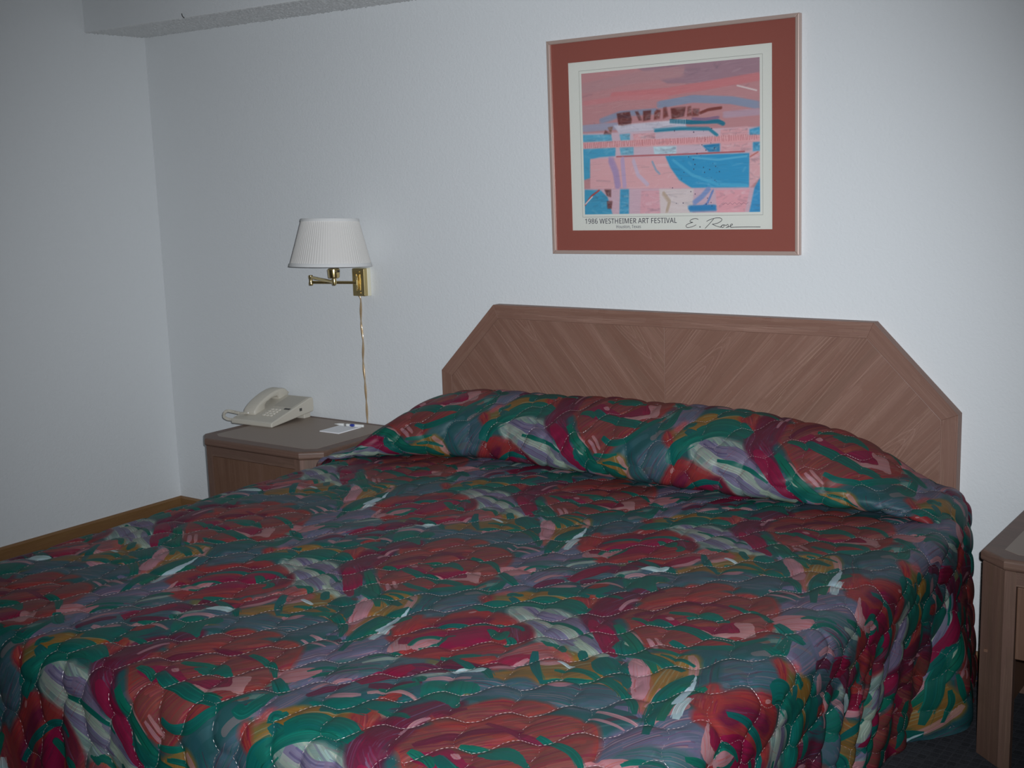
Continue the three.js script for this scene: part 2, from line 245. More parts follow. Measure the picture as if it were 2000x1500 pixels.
function posterTex() {
  const W = 1462, H = 1110, R = rng(5); let [c, x] = canvas(W, H);
  x.fillStyle = '#e2e2d8'; x.fillRect(0, 0, W, H);
  const px = 104, py = 80, pw = 1272, ph = 920, X = (u) => px + u / 1000 * pw, Y = (v) => py + v / 1000 * ph;
  x.strokeStyle = '#77776f'; x.lineWidth = 1.6; x.strokeRect(px - 18, py - 18, pw + 36, ph + 36);
  x.save(); x.beginPath(); x.rect(px, py, pw, ph); x.clip(); x.lineCap = 'round'; x.lineJoin = 'round'; const K = 0.22, big = x, [sc, sm] = canvas(Math.ceil(W * K), Math.ceil(H * K)); x = sm; x.scale(K, K); x.lineCap = 'round'; x.lineJoin = 'round';
  const art = [
['#bd8588',0,[-8,-127,1018,-18,1007,1026,-32,1017]],
['#a17f8a',0,[438,-60,1018,-18,1016,110,785,139,505,115,339,-3]],
['#b78a8e',63,[15,104,296,62,576,46]],
['#c87a7e',42,[189,172,504,173,750,148,995,120]],
['#c98285',28,[13,210,224,192,504,207]],
['#8c95aa',42,[461,254,644,231,854,259,986,301]],
['#8b90a6',35,[116,340,236,297,446,295]],
['#9d9bb0',42,[2,385,206,381]],
['#b79aa8',35,[817,354,993,349]],
['#dcccc9',8,[883,168,984,209]],
['#cfb6c0',0,[-5,424,1006,447,1004,648,-10,630]],
['#c9c2cf',0,[192,380,599,369,606,423,219,429]],
['#1f7088',22,[522,372,641,388,782,393,810,411]],
['#8a6a86',17,[642,367,712,376,782,368]],
['#2a7f98',21,[430,429,571,425,732,439,774,483]],
['#6a3330',0,[211,299,250,294,285,292,295,344,291,369,241,379,220,373]],
['#6a3330',0,[320,294,334,295,354,352,340,351]],
['#6a3330',0,[366,294,408,292,403,351,365,357]],
['#7a3a34',0,[432,303,443,291,462,296,456,347,428,353]],
['#7a3a34',0,[482,281,496,278,505,337,480,348]],
['#6a3330',0,[524,288,604,286,593,343,529,356]],
['#7a3a34',0,[618,287,632,284,638,342,614,345]],
['#7a3a34',0,[646,301,678,304,674,345,642,347]],
['#7a3a34',17,[684,329,727,311,797,304]],
['#6a3330',0,[131,432,139,411,170,439]],
['#8a5a4a',0,[157,391,181,388,170,430]],
['#55a9c6',0,[1,433,170,441,176,483,0,483]],
['#62adc8',0,[226,444,282,442,281,493,232,490]],
['#dba3a6',0,[303,447,430,446,429,497,309,495]],
['#dba3a6',0,[795,451,936,443,935,499,794,492]],
['#3d9ac2',0,[949,460,1006,445,1005,497,949,494]],
['#419fc2',0,[-1,529,196,531,192,587,97,591,40,606,37,737,-2,749]],
['#62adc8',0,[224,533,302,533,301,586,230,582]],
['#bcd8e0',0,[421,539,548,544,547,597,427,592]],
['#1d7cab',0,[699,549,787,537,786,591,730,589]],
['#dba3a6',0,[797,541,956,541,955,597,797,594]],
['#3a97c0',0,[966,541,1005,539,1004,596,966,598]],
['#e0a2a4',0,[-7,485,1005,499,1005,539,-4,527]],
['#b0565a',7,[202,596,427,597,638,600,920,600]],
['#dda9ac',0,[44,606,944,617,942,838,39,816]],
['#ab90b4',42,[166,621,193,708,205,812]],
['#b9a0c0',28,[237,615,242,710,247,805]],
['#c8b4c8',21,[300,627,326,730,382,800]],
['#8fa0b8',11,[412,640,433,700,453,726]],
['#2d96c4',0,[490,610,944,615,942,836,635,829,565,772,517,686]],
['#4aa9cf',18,[532,637,636,741,776,811,931,823]],
['#58b0d2',10,[638,624,778,647,934,629]],
['#cfaeb9',0,[-7,820,1002,842,1000,1018,-7,1009]],
['#3a97ba',0,[4,824,99,831,140,880,169,1010,-7,1009]],
['#419bc0',0,[222,828,270,829,266,1007,214,1007]],
['#d9a3ab',0,[346,842,455,844,452,1009,336,1008]],
['#d6c8c4',0,[451,834,642,839,632,1010,456,1009]],
['#b9a592',21,[472,862,507,921,491,988]],
['#7f93c0',28,[727,842,691,891,648,932]],
['#7388ba',15,[748,851,718,933,675,974]],
['#2f7fb6',32,[622,971,760,968]],
['#e0a0a8',0,[765,852,945,852,915,1013,774,1012]],
['#3393c4',0,[943,1013,973,840,1002,776,1007,1018]],
['#dda9ac',0,[948,613,1004,608,1002,768,945,839]],
['#b8403c',10,[1,934,42,869,92,828]],
['#f0e0e0',7,[5,925,49,874]],
['#6a3330',0,[127,827,162,828,161,876,140,867]],
['#6a3330',0,[140,910,168,911,163,958,142,958]],
['#c06a60',6,[948,637,990,607]]
  ];
  for (const [col, w, raw] of art) {
    const q = []; for (let i = 0; i < raw.length; i += 2) q.push([X(raw[i]), Y(raw[i + 1])]);
    const lifted = 'rgb(' + [1, 3, 5].map(i => Math.min(255, Math.round(parseInt(col.slice(i, i + 2), 16) * 1.03))).join(',') + ')';
    const trace = (dx, dy) => { x.beginPath(); q.forEach((p, i) => (i ? x.lineTo(p[0] + dx, p[1] + dy) : x.moveTo(p[0] + dx, p[1] + dy))); };
    if (w) { x.strokeStyle = lifted; const hairs = 10 + w * 0.6; for (let h = 0; h < hairs; h++) { x.globalAlpha = 0.35; x.lineWidth = 1.5 + R() * w * 0.55; trace((R() - 0.5) * w * 0.8, (R() - 0.5) * w * 0.9); x.stroke(); } }
    else { x.globalAlpha = 0.95; x.fillStyle = lifted; trace(0, 0); x.closePath(); x.fill(); x.strokeStyle = lifted; for (const lw of [4, 9, 15]) { x.globalAlpha = 0.22; x.lineWidth = lw; x.stroke(); } x.save(); trace(0, 0); x.closePath(); x.clip(); const xs = q.map(p => p[0]), ys = q.map(p => p[1]), x0 = Math.min(...xs), x1 = Math.max(...xs), y0 = Math.min(...ys), y1 = Math.max(...ys);
      for (let h = 0; h < 26; h++) { x.globalAlpha = 0.10; x.strokeStyle = R() < 0.5 ? '#ffffff' : '#3a3a52'; x.lineWidth = 2 + R() * 14; const yy = lerp(y0, y1, R()), xa = lerp(x0, x1, R()); x.beginPath(); x.moveTo(xa, yy); x.lineTo(xa + (R() - 0.2) * 160, yy + (R() - 0.5) * 50); x.stroke(); } x.restore(); }
  }
  x = big; x.imageSmoothingEnabled = true; x.imageSmoothingQuality = 'high'; x.drawImage(sc, 0, 0, sc.width, sc.height, 0, 0, sc.width / K, sc.height / K);
  for (let i = 0; i < 900; i++) { x.globalAlpha = 0.07; x.strokeStyle = R() < 0.6 ? '#ffffff' : '#4a4660'; x.lineWidth = 1 + R() * 3; const ax = X(R() * 1000), ay = Y(R() * 1000), al = 20 + R() * 90; x.beginPath(); x.moveTo(ax, ay); x.lineTo(ax + al, ay + (R() - 0.6) * 0.35 * al); x.stroke(); }
  x.globalAlpha = 0.75; x.strokeStyle = '#f4eef2'; x.lineWidth = 2.2;                                       // white fringe
  for (let i = 0; i < 46; i++) { const u = 215 + i * 8.6, v = 372 - i * 0.2; x.beginPath(); x.moveTo(X(u), Y(v)); x.lineTo(X(u + 1), Y(v + 36)); x.stroke(); }
  x.strokeStyle = '#a8474c'; x.lineWidth = 2.4; x.globalAlpha = 0.7;                                        // red ticks of the ladder band
  for (let i = 0; i < 92; i++) { const u = 8 + i * 10.7, v = 488; x.beginPath(); x.moveTo(X(u + (R() - 0.5) * 7), Y(v - 2 + R() * 5)); x.lineTo(X(u + (R() - 0.5) * 9), Y(v + 34 + R() * 6)); x.stroke(); }
  x.fillStyle = '#3a2c48'; for (let i = 0; i < 60; i++) { x.globalAlpha = 0.6; x.beginPath(); x.arc(X(480 + R() * 320), Y(420 + R() * 560), 1 + R() * 4, 0, 7); x.fill(); }
  x.restore(); x.globalAlpha = 1;
  x.strokeStyle = '#8a5a66'; x.lineWidth = 1.6; x.beginPath(); x.moveTo(X(800), Y(945)); for (let i = 0; i < 12; i++) x.lineTo(X(806 + i * 12), Y(i % 2 ? 936 : 948)); x.stroke();
  x.fillStyle = '#2c2838'; x.font = '46px sans-serif'; x.textBaseline = 'alphabetic'; x.save(); x.translate(100, 1062); const tw = x.measureText('1986 WESTHEIMER ART FESTIVAL').width; x.scale(700 / tw, 1); x.fillText('1986 WESTHEIMER ART FESTIVAL', 0, 0); x.restore();
  x.fillStyle = '#565460'; x.font = '27px sans-serif'; x.save(); x.translate(345, 1093); const t2 = x.measureText('Houston, Texas').width; x.scale(190 / t2, 1); x.fillText('Houston, Texas', 0, 0); x.restore();
  // the signature: E. Rose with a long tail
  x.strokeStyle = '#1e1b22'; x.lineWidth = 3; x.lineCap = 'round'; x.lineJoin = 'round';
  const pen = (...p) => { x.beginPath(); x.moveTo(p[0], p[1]); let i = 2; for (; i + 3 < p.length; i += 4) x.quadraticCurveTo(p[i], p[i + 1], p[i + 2], p[i + 3]); x.stroke(); };
  pen(952, 1042, 930, 1028, 898, 1046, 884, 1058, 914, 1060, 846, 1074, 872, 1092, 900, 1094, 936, 1076);
  x.beginPath(); x.arc(964, 1089, 2.4, 0, 7); x.stroke();
  pen(1060, 1040, 1034, 1068, 1000, 1098); pen(1012, 1054, 1060, 1030, 1104, 1034, 1138, 1046, 1088, 1066, 1056, 1074, 1050, 1072, 1076, 1086, 1108, 1092);
  pen(1108, 1092, 1116, 1076, 1128, 1078, 1138, 1086, 1124, 1094, 1108, 1094, 1116, 1082, 1130, 1074, 1146, 1082);
  pen(1146, 1082, 1158, 1070, 1160, 1078, 1164, 1092, 1146, 1094); pen(1146, 1094, 1166, 1090, 1180, 1084, 1196, 1074, 1186, 1072, 1168, 1076, 1178, 1094, 1230, 1090, 1376, 1092);
  return texOf(c);
}

// ---------------------------------------------------------------- materials
const std = (o) => new THREE.MeshStandardMaterial(o), phy = (o) => new THREE.MeshPhysicalMaterial(o);
const RGB = (r, g, b) => new THREE.Color().setRGB(r, g, b);
const plasterBump = noiseTex(512, 14, 3, 3), popcornBump = noiseTex(512, 26, 9, 3, 1.6);
const wallMat = std({ color: RGB(0.72, 0.735, 0.74), roughness: 0.92, bumpMap: plasterBump, bumpScale: 0.0007 });
const ceilMat = std({ color: RGB(0.70, 0.705, 0.70), roughness: 1, bumpMap: popcornBump, bumpScale: 0.006 });
const oakTex = woodTex('#7f5c3a', '#5f4024', '#96734c', 21, false);
const oakMat = std({ map: oakTex, roughness: 0.5 });
const limedTex = woodTex('#815e50', '#6b4a40', '#b29484', 31, true);
const limedPlain = woodTex('#815e50', '#6b4a40', '#b29484', 35, false);
const standTex = woodTex('#6a5045', '#4e3830', '#927464', 37, false);
const standMat = std({ map: standTex, roughness: 0.5, bumpMap: standTex, bumpScale: 0.0004 });
const veneerMat = std({ map: limedTex, roughness: 0.48, bumpMap: limedTex, bumpScale: 0.0004 });
const limedMat = std({ map: limedPlain, roughness: 0.48, bumpMap: limedPlain, bumpScale: 0.0004 });
const drawerMat = std({ map: woodTex('#6c4e3d', '#483024', '#8c6e5c', 41, false), roughness: 0.55 });
const inlayMat = std({ color: RGB(0.285, 0.22, 0.178), roughness: 0.5, map: null });
function carpetTex(bump) {
  const N = 512, [c, x] = canvas(N, N), R = rng(61); x.fillStyle = bump ? '#606060' : '#33343a'; x.fillRect(0, 0, N, N);
  const q = 12, s = N / q;
  for (let i = 0; i < q; i++) for (let j = 0; j < q; j++) { const v = bump ? 150 + R() * 60 : 30 + R() * 20; x.fillStyle = bump ? `rgb(${v},${v},${v})` : `rgb(${v},${v + 2},${v + 8})`; x.beginPath(); x.roundRect(i * s + 4, j * s + 4, s - 8, s - 8, 8); x.fill(); }
  for (let i = 0; i < 26000; i++) { const v = R() * (bump ? 255 : 90); x.globalAlpha = 0.25; x.fillStyle = `rgb(${v},${v},${v + (bump ? 0 : 8)})`; x.fillRect(R() * N, R() * N, 2.4, 2.4); }
  x.globalAlpha = 1; return texOf(c, !bump);
}
const carpetMat = std({ map: carpetTex(false), roughness: 1, bumpMap: carpetTex(true), bumpScale: 0.004 });
const clothMap = clothTex();
const weave = noiseTex(256, 4, 71, 2);
const clothMat = phy({ map: clothMap, roughness: 0.5, specularIntensity: 0.45 });
const threadMat = std({ color: RGB(0.34, 0.26, 0.26), roughness: 0.3 });
const brassMat = std({ color: RGB(0.66, 0.52, 0.25), metalness: 1, roughness: 0.22 });
const brassDark = std({ color: RGB(0.50, 0.36, 0.15), metalness: 1, roughness: 0.3 });
const shadeMat = phy({ color: RGB(0.80, 0.77, 0.73), roughness: 0.95, transmission: 0.18, thickness: 0, side: THREE.DoubleSide });
const shadeTrim = std({ color: RGB(0.70, 0.695, 0.68), roughness: 0.9 });
const creamMat = std({ color: RGB(0.78, 0.74, 0.58), roughness: 0.5 });
const phoneMat = std({ color: RGB(0.56, 0.52, 0.44), roughness: 0.42 });
const phoneKey = std({ color: RGB(0.64, 0.60, 0.52), roughness: 0.4 });
const phoneDark = std({ color: RGB(0.06, 0.055, 0.05), roughness: 0.4 });
const phoneGrey = std({ color: RGB(0.47, 0.435, 0.37), roughness: 0.5 });
const blackMat = std({ color: RGB(0.02, 0.02, 0.02), roughness: 0.5 });
const paperMat = std({ color: RGB(0.86, 0.86, 0.88), roughness: 0.85 });
const penMat = std({ color: RGB(0.86, 0.86, 0.83), roughness: 0.3 });
const penGrey = std({ color: RGB(0.3, 0.29, 0.28), roughness: 0.3 });
const penBlue = std({ color: RGB(0.03, 0.05, 0.32), roughness: 0.35 });
const frameMat = std({ color: RGB(0.58, 0.43, 0.37), metalness: 0.35, roughness: 0.35 });
const matboardMat = std({ color: RGB(0.30, 0.082, 0.060), roughness: 0.9 });
const posterMat = std({ map: posterTex(), roughness: 0.7 });
const glassMat = phy({ color: RGB(1, 1, 1), roughness: 0.02, transmission: 1, thickness: 0, ior: 1.5 });
const cordMat = phy({ color: RGB(0.50, 0.36, 0.21), roughness: 0.2, metalness: 0.4, clearcoat: 1, clearcoatRoughness: 0.1 });

// ---------------------------------------------------------------- room
const RX = 6.1, RZ = 5.3, RH = 2.44, T = 0.12, SOF = 2.147, SOD = 0.303;
structure('floor', gridUV(box(-T, RX + T, -T, 0, -T, RZ + T), [0, 0, 1], 0.30), carpetMat, 'dark charcoal carpet woven in a small square grid');
structure('ceiling', gridUV(box(-T, RX + T, RH, RH + T, -T, RZ + T), [0, 0, 1], 0.35), ceilMat, 'rough sprayed white ceiling');
structure('wall_back', gridUV(box(-T, RX + T, 0, RH, -T, 0), [0, 1, 0], 0.25), wallMat, 'off white plaster wall behind the bed');
structure('wall_left', gridUV(box(-T, 0, 0, RH, 0, RZ), [0, 1, 0], 0.25), wallMat, 'off white plaster wall at the left of the room');
structure('wall_right', gridUV(box(RX, RX + T, 0, RH, 0, RZ), [0, 1, 0], 0.25), wallMat, 'off white plaster wall at the right of the room');
structure('wall_front', gridUV(box(-T, RX + T, 0, RH, RZ, RZ + T), [0, 1, 0], 0.25), wallMat, 'off white plaster wall behind the photographer');
const soffit = structure('soffit', gridUV(box(0, RX, SOF + 0.008, RH, 0, SOD), [0, 1, 0], 0.25), wallMat, 'soffit with rough sprayed underside running along the top of the back wall');
{
  const R = rng(404), nx = 520, nz = 56, lx = 2.9, g = new THREE.PlaneGeometry(lx, SOD, nx, nz); g.rotateX(Math.PI / 2); const q = g.attributes.position;
  const grain = Array.from({ length: (nx + 1) * (nz + 1) }, () => R());
  for (let i = 0; i < q.count; i++) { const ix = i % (nx + 1), iz = Math.floor(i / (nx + 1)), edge = ix === 0 || iz === 0 || iz === nz || ix === nx; q.setY(i, edge ? 0 : -0.0035 * Math.pow(grain[i], 1.5) - 0.0025 * grain[(i * 7 + 13) % grain.length] * grain[i]); }
  g.computeVertexNormals(); g.translate(lx / 2, SOF + 0.006, SOD / 2);
  part('textured_underside', [g, box(0, lx, SOF + 0.0062, SOF + 0.008, 0.0005, SOD - 0.0005), box(lx, RX, SOF + 0.004, SOF + 0.008, 0.0005, SOD - 0.0005)], std({ color: RGB(0.78, 0.785, 0.78), roughness: 1, side: THREE.DoubleSide }), soffit, 'rough sprayed underside');
  part('hook', tube([[0.622, SOF + 0.022, SOD + 0.0015], [0.628, SOF + 0.012, SOD + 0.004], [0.637, SOF + 0.004, SOD + 0.003]], 0.0016, 12, 6), std({ color: RGB(0.02, 0.02, 0.02), roughness: 0.5 }), soffit, 'tiny dark hook');
}
const BB = 0.089, bbProfile = [[0, 0], [0.013, 0], [0.013, BB - 0.008], [0.008, BB], [0, BB]];
{
  const g = prism(bbProfile, RX, 0.0); g.rotateY(Math.PI / 2); g.scale(1, 1, -1); g.translate(0, 0, 0);        // along +x, standing out in +z
  const p = g.attributes.position; for (let i = 0; i < p.count; i++) { const t = p.getZ(i); if (p.getX(i) < 0.01) p.setX(i, Math.abs(t)); p.setZ(i, Math.abs(t)); }
  const idx = flat(g); const a = idx.attributes.position.array; for (let i = 0; i < a.length; i += 9) for (let k = 0; k < 3; k++) { const t = a[i + 3 + k]; a[i + 3 + k] = a[i + 6 + k]; a[i + 6 + k] = t; } idx.computeVertexNormals();
  structure('baseboard_back', gridUV(idx, [1, 0, 0], 0.6), std({ map: oakTex, roughness: 0.5, side: THREE.DoubleSide }), 'narrow oak baseboard along the back wall');
  const h = prism(bbProfile, RZ, 0.0), q = h.attributes.position; for (let i = 0; i < q.count; i++) if (q.getZ(i) < 0.01) q.setZ(i, q.getX(i));
  structure('baseboard_left', gridUV(h, [0, 0, 1], 0.6, 0.3), std({ map: oakTex, roughness: 0.5, side: THREE.DoubleSide }), 'narrow oak baseboard along the left wall');
}

// ---------------------------------------------------------------- headboard
{
  const t = thing('headboard', 'limed wood king headboard with cut corners and chevron veneer behind the bed', 'headboard', [2.58, 0.529, 0]);
  const ox = 2.58, oy = 0.529, O = [[1.63, 0.529], [3.53, 0.529], [3.53, 0.801], [3.278, 1.056], [1.881, 1.056], [1.63, 0.801]].map(([x, y]) => [x - ox, y - oy]);
  const core = prism(O, 0.026, 0.0015); part('core_board', gridUV(core, [1, 0, 0], 0.7), limedMat, t);
  const I = inset(O, 0.048); I[0][1] = 0; I[1][1] = 0;
  const gap = 0.0001;
  const rail = (i, j) => { const q = [O[i], O[j], I[j], I[i]]; const g = prism(inset(q, gap), 0.0132, 0.0005, 1); g.translate(0, 0, 0.026); const d = [O[j][0] - O[i][0], O[j][1] - O[i][1], 0]; part('rail', gridUV(g, d, 0.6, i * 0.23), limedMat, t); };
  rail(1, 2); rail(2, 3); rail(3, 4); rail(4, 5); rail(5, 0);
  const L = [[I[0][0], 0], [0, 0], [0, I[4][1]], I[4], I[5]], Rr = [[0, 0], [I[1][0], 0], I[2], I[3], [0, I[3][1]]];
  for (const [poly, d, sh] of [[L, [0.66, -0.75, 0], 0.1], [Rr, [0.66, 0.75, 0], 0.62]]) { const g = prism(inset(poly, gap), 0.0125, 0.0012, 2); g.translate(0, 0, 0.026); part('veneer_panel', gridUV(g, d, 0.75, sh), veneerMat, t); }
}

// ---------------------------------------------------------------- framed poster
{
  const x0 = 2.136, x1 = 3.037, y0 = 1.245, y1 = 1.959, w = x1 - x0, h = y1 - y0;
  const t = thing('framed_poster', 'framed abstract pink and blue festival poster with wide brick red mat', 'picture', [(x0 + x1) / 2, y0, 0]); t.rotation.z = 0.0077;
  const fw = 0.0125, fd = 0.024, O = [[-w / 2, 0], [w / 2, 0], [w / 2, h], [-w / 2, h]], I = inset(O, fw);
  for (let i = 0; i < 4; i++) { const j = (i + 1) % 4, g = prism([O[i], O[j], I[j], I[i]], fd, 0.003, 3); g.translate(0, 0, 0.001); part('frame_bar', g, frameMat, t); }
  part('backing', prism(inset(O, fw * 0.6), 0.008), blackMat, t);
  // mat board with a window, poster under it, glass on top
  const a = [2.215 - 2.5865, 1.3245 - y0], b = [2.9475 - 2.5865, 1.8815 - y0], m = 0.0022;
  const M = inset(O, fw * 0.7), s = new THREE.Shape(M.map(p => V2(...p))); s.holes.push(new THREE.Path([V2(a[0], a[1]), V2(a[0], b[1]), V2(b[0], b[1]), V2(b[0], a[1])]));
  const mg = new THREE.ExtrudeGeometry(s, { depth: m, bevelEnabled: false }); mg.translate(0, 0, 0.0135); part('mat', mg, matboardMat, t, 'brick red mat board');
  const pg = new THREE.PlaneGeometry(b[0] - a[0] + 0.004, b[1] - a[1] + 0.004); pg.translate((a[0] + b[0]) / 2, (a[1] + b[1]) / 2, 0.0125); part('poster', pg, posterMat, t, 'off white festival poster with an abstract print, title and signature');
  const gg = prism(inset(O, fw * 0.7), 0.002); gg.translate(0, 0, 0.0175); part('glass', gg, glassMat, t);
}

// ---------------------------------------------------------------- nightstands
function nightstand(label, x, z) {
  const t = thing('nightstand', label, 'nightstand', [x, 0, z], 0, 'chamfered nightstands beside the bed');
  const w = 0.65, d = 0.525, h = 0.552, cx = 0.07, cz = 0.058, bc = 0.035;
  const oct = (e) => [[-w / 2 + e, bc], [-w / 2 + e, d - cz - e * 0.4], [-w / 2 + cx + e * 0.4, d - e], [w / 2 - cx - e * 0.4, d - e], [w / 2 - e, d - cz - e * 0.4], [w / 2 - e, bc], [w / 2 - bc, 0.002 + e], [-w / 2 + bc, 0.002 + e]];
  const top = part('top', gridUV(slab(oct(0), h - 0.03, h, 0.009, 4), [1, 0, 0], 0.6, 0.2), standMat, t);
  part('laminate_inlay', slab(oct(0.052), h - 0.004, h + 0.0006, 0.0005, 1), inlayMat, top, 'grey brown laminate top');
  for (const s of [-1, 1]) {
    const P = [[-w / 2 + 0.005, d - cz - 0.05], [-w / 2 + 0.005, d - cz - 0.002], [-w / 2 + cx + 0.002, d - 0.005], [-w / 2 + 0.1, d - 0.005], [-w / 2 + 0.1, d - 0.03], [-w / 2 + 0.03, d - cz - 0.05]].map(([a, b]) => [a * -s, b]);
    part('corner_post', gridUV(slab(P, 0, h - 0.03, 0.002, 1), [0, 1, 0], 0.55, s * 0.3 + 0.4), standMat, t);
    part('side_panel', gridUV(box(s * (w / 2 - 0.014) - 0.007, s * (w / 2 - 0.014) + 0.007, 0.03, h - 0.046, 0.02, d - cz - 0.045), [0, 1, 0], 0.55, 0.15), drawerMat, t);
    part('back_post', gridUV(box(s * (w / 2 - 0.022) - 0.016, s * (w / 2 - 0.022) + 0.016, 0, h - 0.046, 0.004, 0.03, 0.002), [0, 1, 0], 0.55, 0.7), standMat, t);
  }
  part('back_panel', gridUV(box(-w / 2 + 0.03, w / 2 - 0.03, 0.02, h - 0.046, 0.03, 0.042), [0, 1, 0], 0.55, 0.3), drawerMat, t);
  part('drawer_rail', gridUV(box(-w / 2 + 0.1, w / 2 - 0.1, h - 0.066, h - 0.03, d - 0.03, d - 0.0052), [1, 0, 0], 0.55), standMat, t);
  part('drawer_front', gridUV(box(-w / 2 + 0.1015, w / 2 - 0.1015, 0.296, h - 0.069, d - 0.03, d - 0.009, 0.0025), [0, 1, 0], 0.5, 0.6), drawerMat, t);
  part('drawer_box', box(-w / 2 + 0.11, w / 2 - 0.11, 0.305, h - 0.08, 0.06, d - 0.03), drawerMat, t);
  part('bottom_shelf', gridUV(box(-w / 2 + 0.02, w / 2 - 0.02, 0.288, 0.296, 0.042, d - 0.04), [1, 0, 0], 0.5), drawerMat, t);
  return t;
}
nightstand('limed wood nightstand with chamfered corners holding the telephone', 1.093, 0.004);
nightstand('limed wood nightstand with chamfered corners and bare top at the right edge', 4.043, 0.004);
const TOP = 0.5526;

// ---------------------------------------------------------------- telephone
{
  const t = thing('telephone', 'beige push button desk telephone with handset resting on its left side', 'telephone', [0.818, TOP, 0.150], 0.05);
  const W = 0.225, prof = [[0.123, 0], [0.127, 0.004], [0.127, 0.016], [0.121, 0.021], [-0.104, 0.083], [-0.118, 0.083], [-0.125, 0.076], [-0.125, 0.030], [-0.121, 0.024], [-0.08, 0.020]];
  const side = (pts, w, b) => { const g = prism(pts.map(([z, y]) => [z, y]), w, b, 3); g.rotateY(-Math.PI / 2); g.translate(w / 2, 0, 0); return g; };   // outline x -> z
  const base = part('base', side(prof, W, 0.005), phoneMat, t);
  const sl = Math.atan2(0.062, 0.225), onTop = (z) => 0.021 + (0.121 - z) * Math.tan(sl);
  part('foot', box(-0.095, 0.103, 0, 0.04, -0.112, -0.074, 0.003), phoneMat, t);
  part('side_jack', box(W / 2 - 0.002, W / 2 + 0.0008, 0.038, 0.050, -0.052, -0.038), phoneDark, base, 'small dark socket');
  const tilt = (g, x, z, y = 0) => { g.rotateX(sl); g.translate(x, onTop(z) + y, z); return g; };
  part('face_plate', tilt(new RoundedBoxGeometry(0.105, 0.002, 0.10, 2, 0.0008), 0.05, -0.055, 0.0004), phoneGrey, base);
  part('name_card', tilt(new RoundedBoxGeometry(0.03, 0.002, 0.012, 1, 0.0008), 0.086, 0.005, 0.0006), phoneDark, base, 'small dark card');
  for (let r = 0; r < 4; r++) for (let c = 0; c < 3; c++) part('key', tilt(new RoundedBoxGeometry(0.0125, 0.006, 0.0095, 2, 0.0018), 0.02 + c * 0.0195, 0.022 + r * 0.0165, 0.002), phoneKey, base);
  // handset: an arched bar with an ear piece and a mouth piece hanging from it
  const hs = part('handset', (() => {
    const out = [[0.108, 0.004], [0.118, 0.010], [0.120, 0.026], [0.110, 0.040], [0.085, 0.053], [0.05, 0.063], [0, 0.069], [-0.05, 0.068], [-0.085, 0.060], [-0.108, 0.046], [-0.118, 0.028], [-0.116, 0.012], [-0.108, 0.004], [-0.060, 0.004], [-0.053, 0.012], [-0.048, 0.030], [-0.036, 0.037], [0, 0.041], [0.03, 0.036], [0.040, 0.028], [0.046, 0.012], [0.054, 0.004]];
    const c = new THREE.CatmullRomCurve3(out.map(([z, y]) => V3(z, y, 0)), true, 'catmullrom', 0.3).getPoints(110).slice(0, -1).map(p => [p.x, p.y]);
    const g = side(c, 0.05, 0.009); g.scale(1.3, 0.86, 0.9); g.rotateX(sl); g.translate(-0.058, onTop(-0.03) - 0.016, -0.03); return toCreasedNormals(flat(g), 0.7);
  })(), phoneMat, t);
  part('cradle_rest', tilt(new RoundedBoxGeometry(0.055, 0.008, 0.05, 2, 0.003), -0.055, -0.108, 0.002), phoneMat, base);
  part('cradle_rest', tilt(new RoundedBoxGeometry(0.055, 0.008, 0.05, 2, 0.003), -0.055, 0.05, 0.002), phoneMat, base);
  part('cord_plug', box(-0.066, -0.056, 0.036, 0.043, 0.072, 0.082, 0.001), std({ color: RGB(0.85, 0.83, 0.8), roughness: 0.15 }), hs);
  // coiled cord looping out at the left
  const path = new THREE.CatmullRomCurve3([[-0.061, 0.039, 0.082], [-0.085, 0.040, 0.10], [-0.12, 0.044, 0.105], [-0.16, 0.042, 0.095], [-0.19, 0.03, 0.085], [-0.198, 0.014, 0.083], [-0.178, 0.0072, 0.088], [-0.145, 0.0072, 0.095], [-0.116, 0.010, 0.095]].map(p => V3(...p)));
  const fr = path.computeFrenetFrames(900), pts = []; for (let i = 0; i <= 900; i++) { const u = i / 900, p = path.getPointAt(u), a = u * 46 * 2 * Math.PI; pts.push(p.clone().addScaledVector(fr.normals[i], 0.0048 * Math.cos(a)).addScaledVector(fr.binormals[i], 0.0048 * Math.sin(a))); }
  part('coiled_cord', new THREE.TubeGeometry(new THREE.CatmullRomCurve3(pts), 1500, 0.0017, 5), phoneMat, hs);
}

// ---------------------------------------------------------------- notepad and pen
{
  const t = thing('notepad', 'small blank white notepad on the nightstand beside the telephone', 'notepad', [1.208, TOP, 0.162], 0.02);
  part('sheets', box(-0.050, 0.050, 0, 0.004, -0.066, 0.066, 0.0006), paperMat, t);
  const p = thing('pen', 'white ballpoint pen with blue clip lying on the notepad', 'pen', [1.207, TOP + 0.004, 0.113], 0.16);
  const ax = (g) => { g.rotateZ(-Math.PI / 2); g.translate(0, 0.0052, 0); return g; };
  part('barrel', ax(lathe([[0, -0.068], [0.0012, -0.068], [0.0016, -0.062], [0.0042, -0.046], [0.005, -0.03], [0.005, 0.062], [0.0042, 0.066], [0, 0.066]], 20)), penMat, p);
  part('band', ax(lathe([[0.0049, -0.022], [0.0056, -0.021], [0.0056, -0.011], [0.0049, -0.010]], 20)), penGrey, p, 'grey band');
  const cg = new THREE.SphereGeometry(1, 20, 12); cg.scale(0.013, 0.0055, 0.0065); cg.translate(0.018, 0.0062, 0.0035); part('clip', cg, penBlue, p, 'dark blue clip');
  part('cap', ax(lathe([[0.0052, 0.028], [0.0054, 0.029], [0.0054, 0.066], [0.0046, 0.0685], [0, 0.069]], 20)), penMat, p);
}

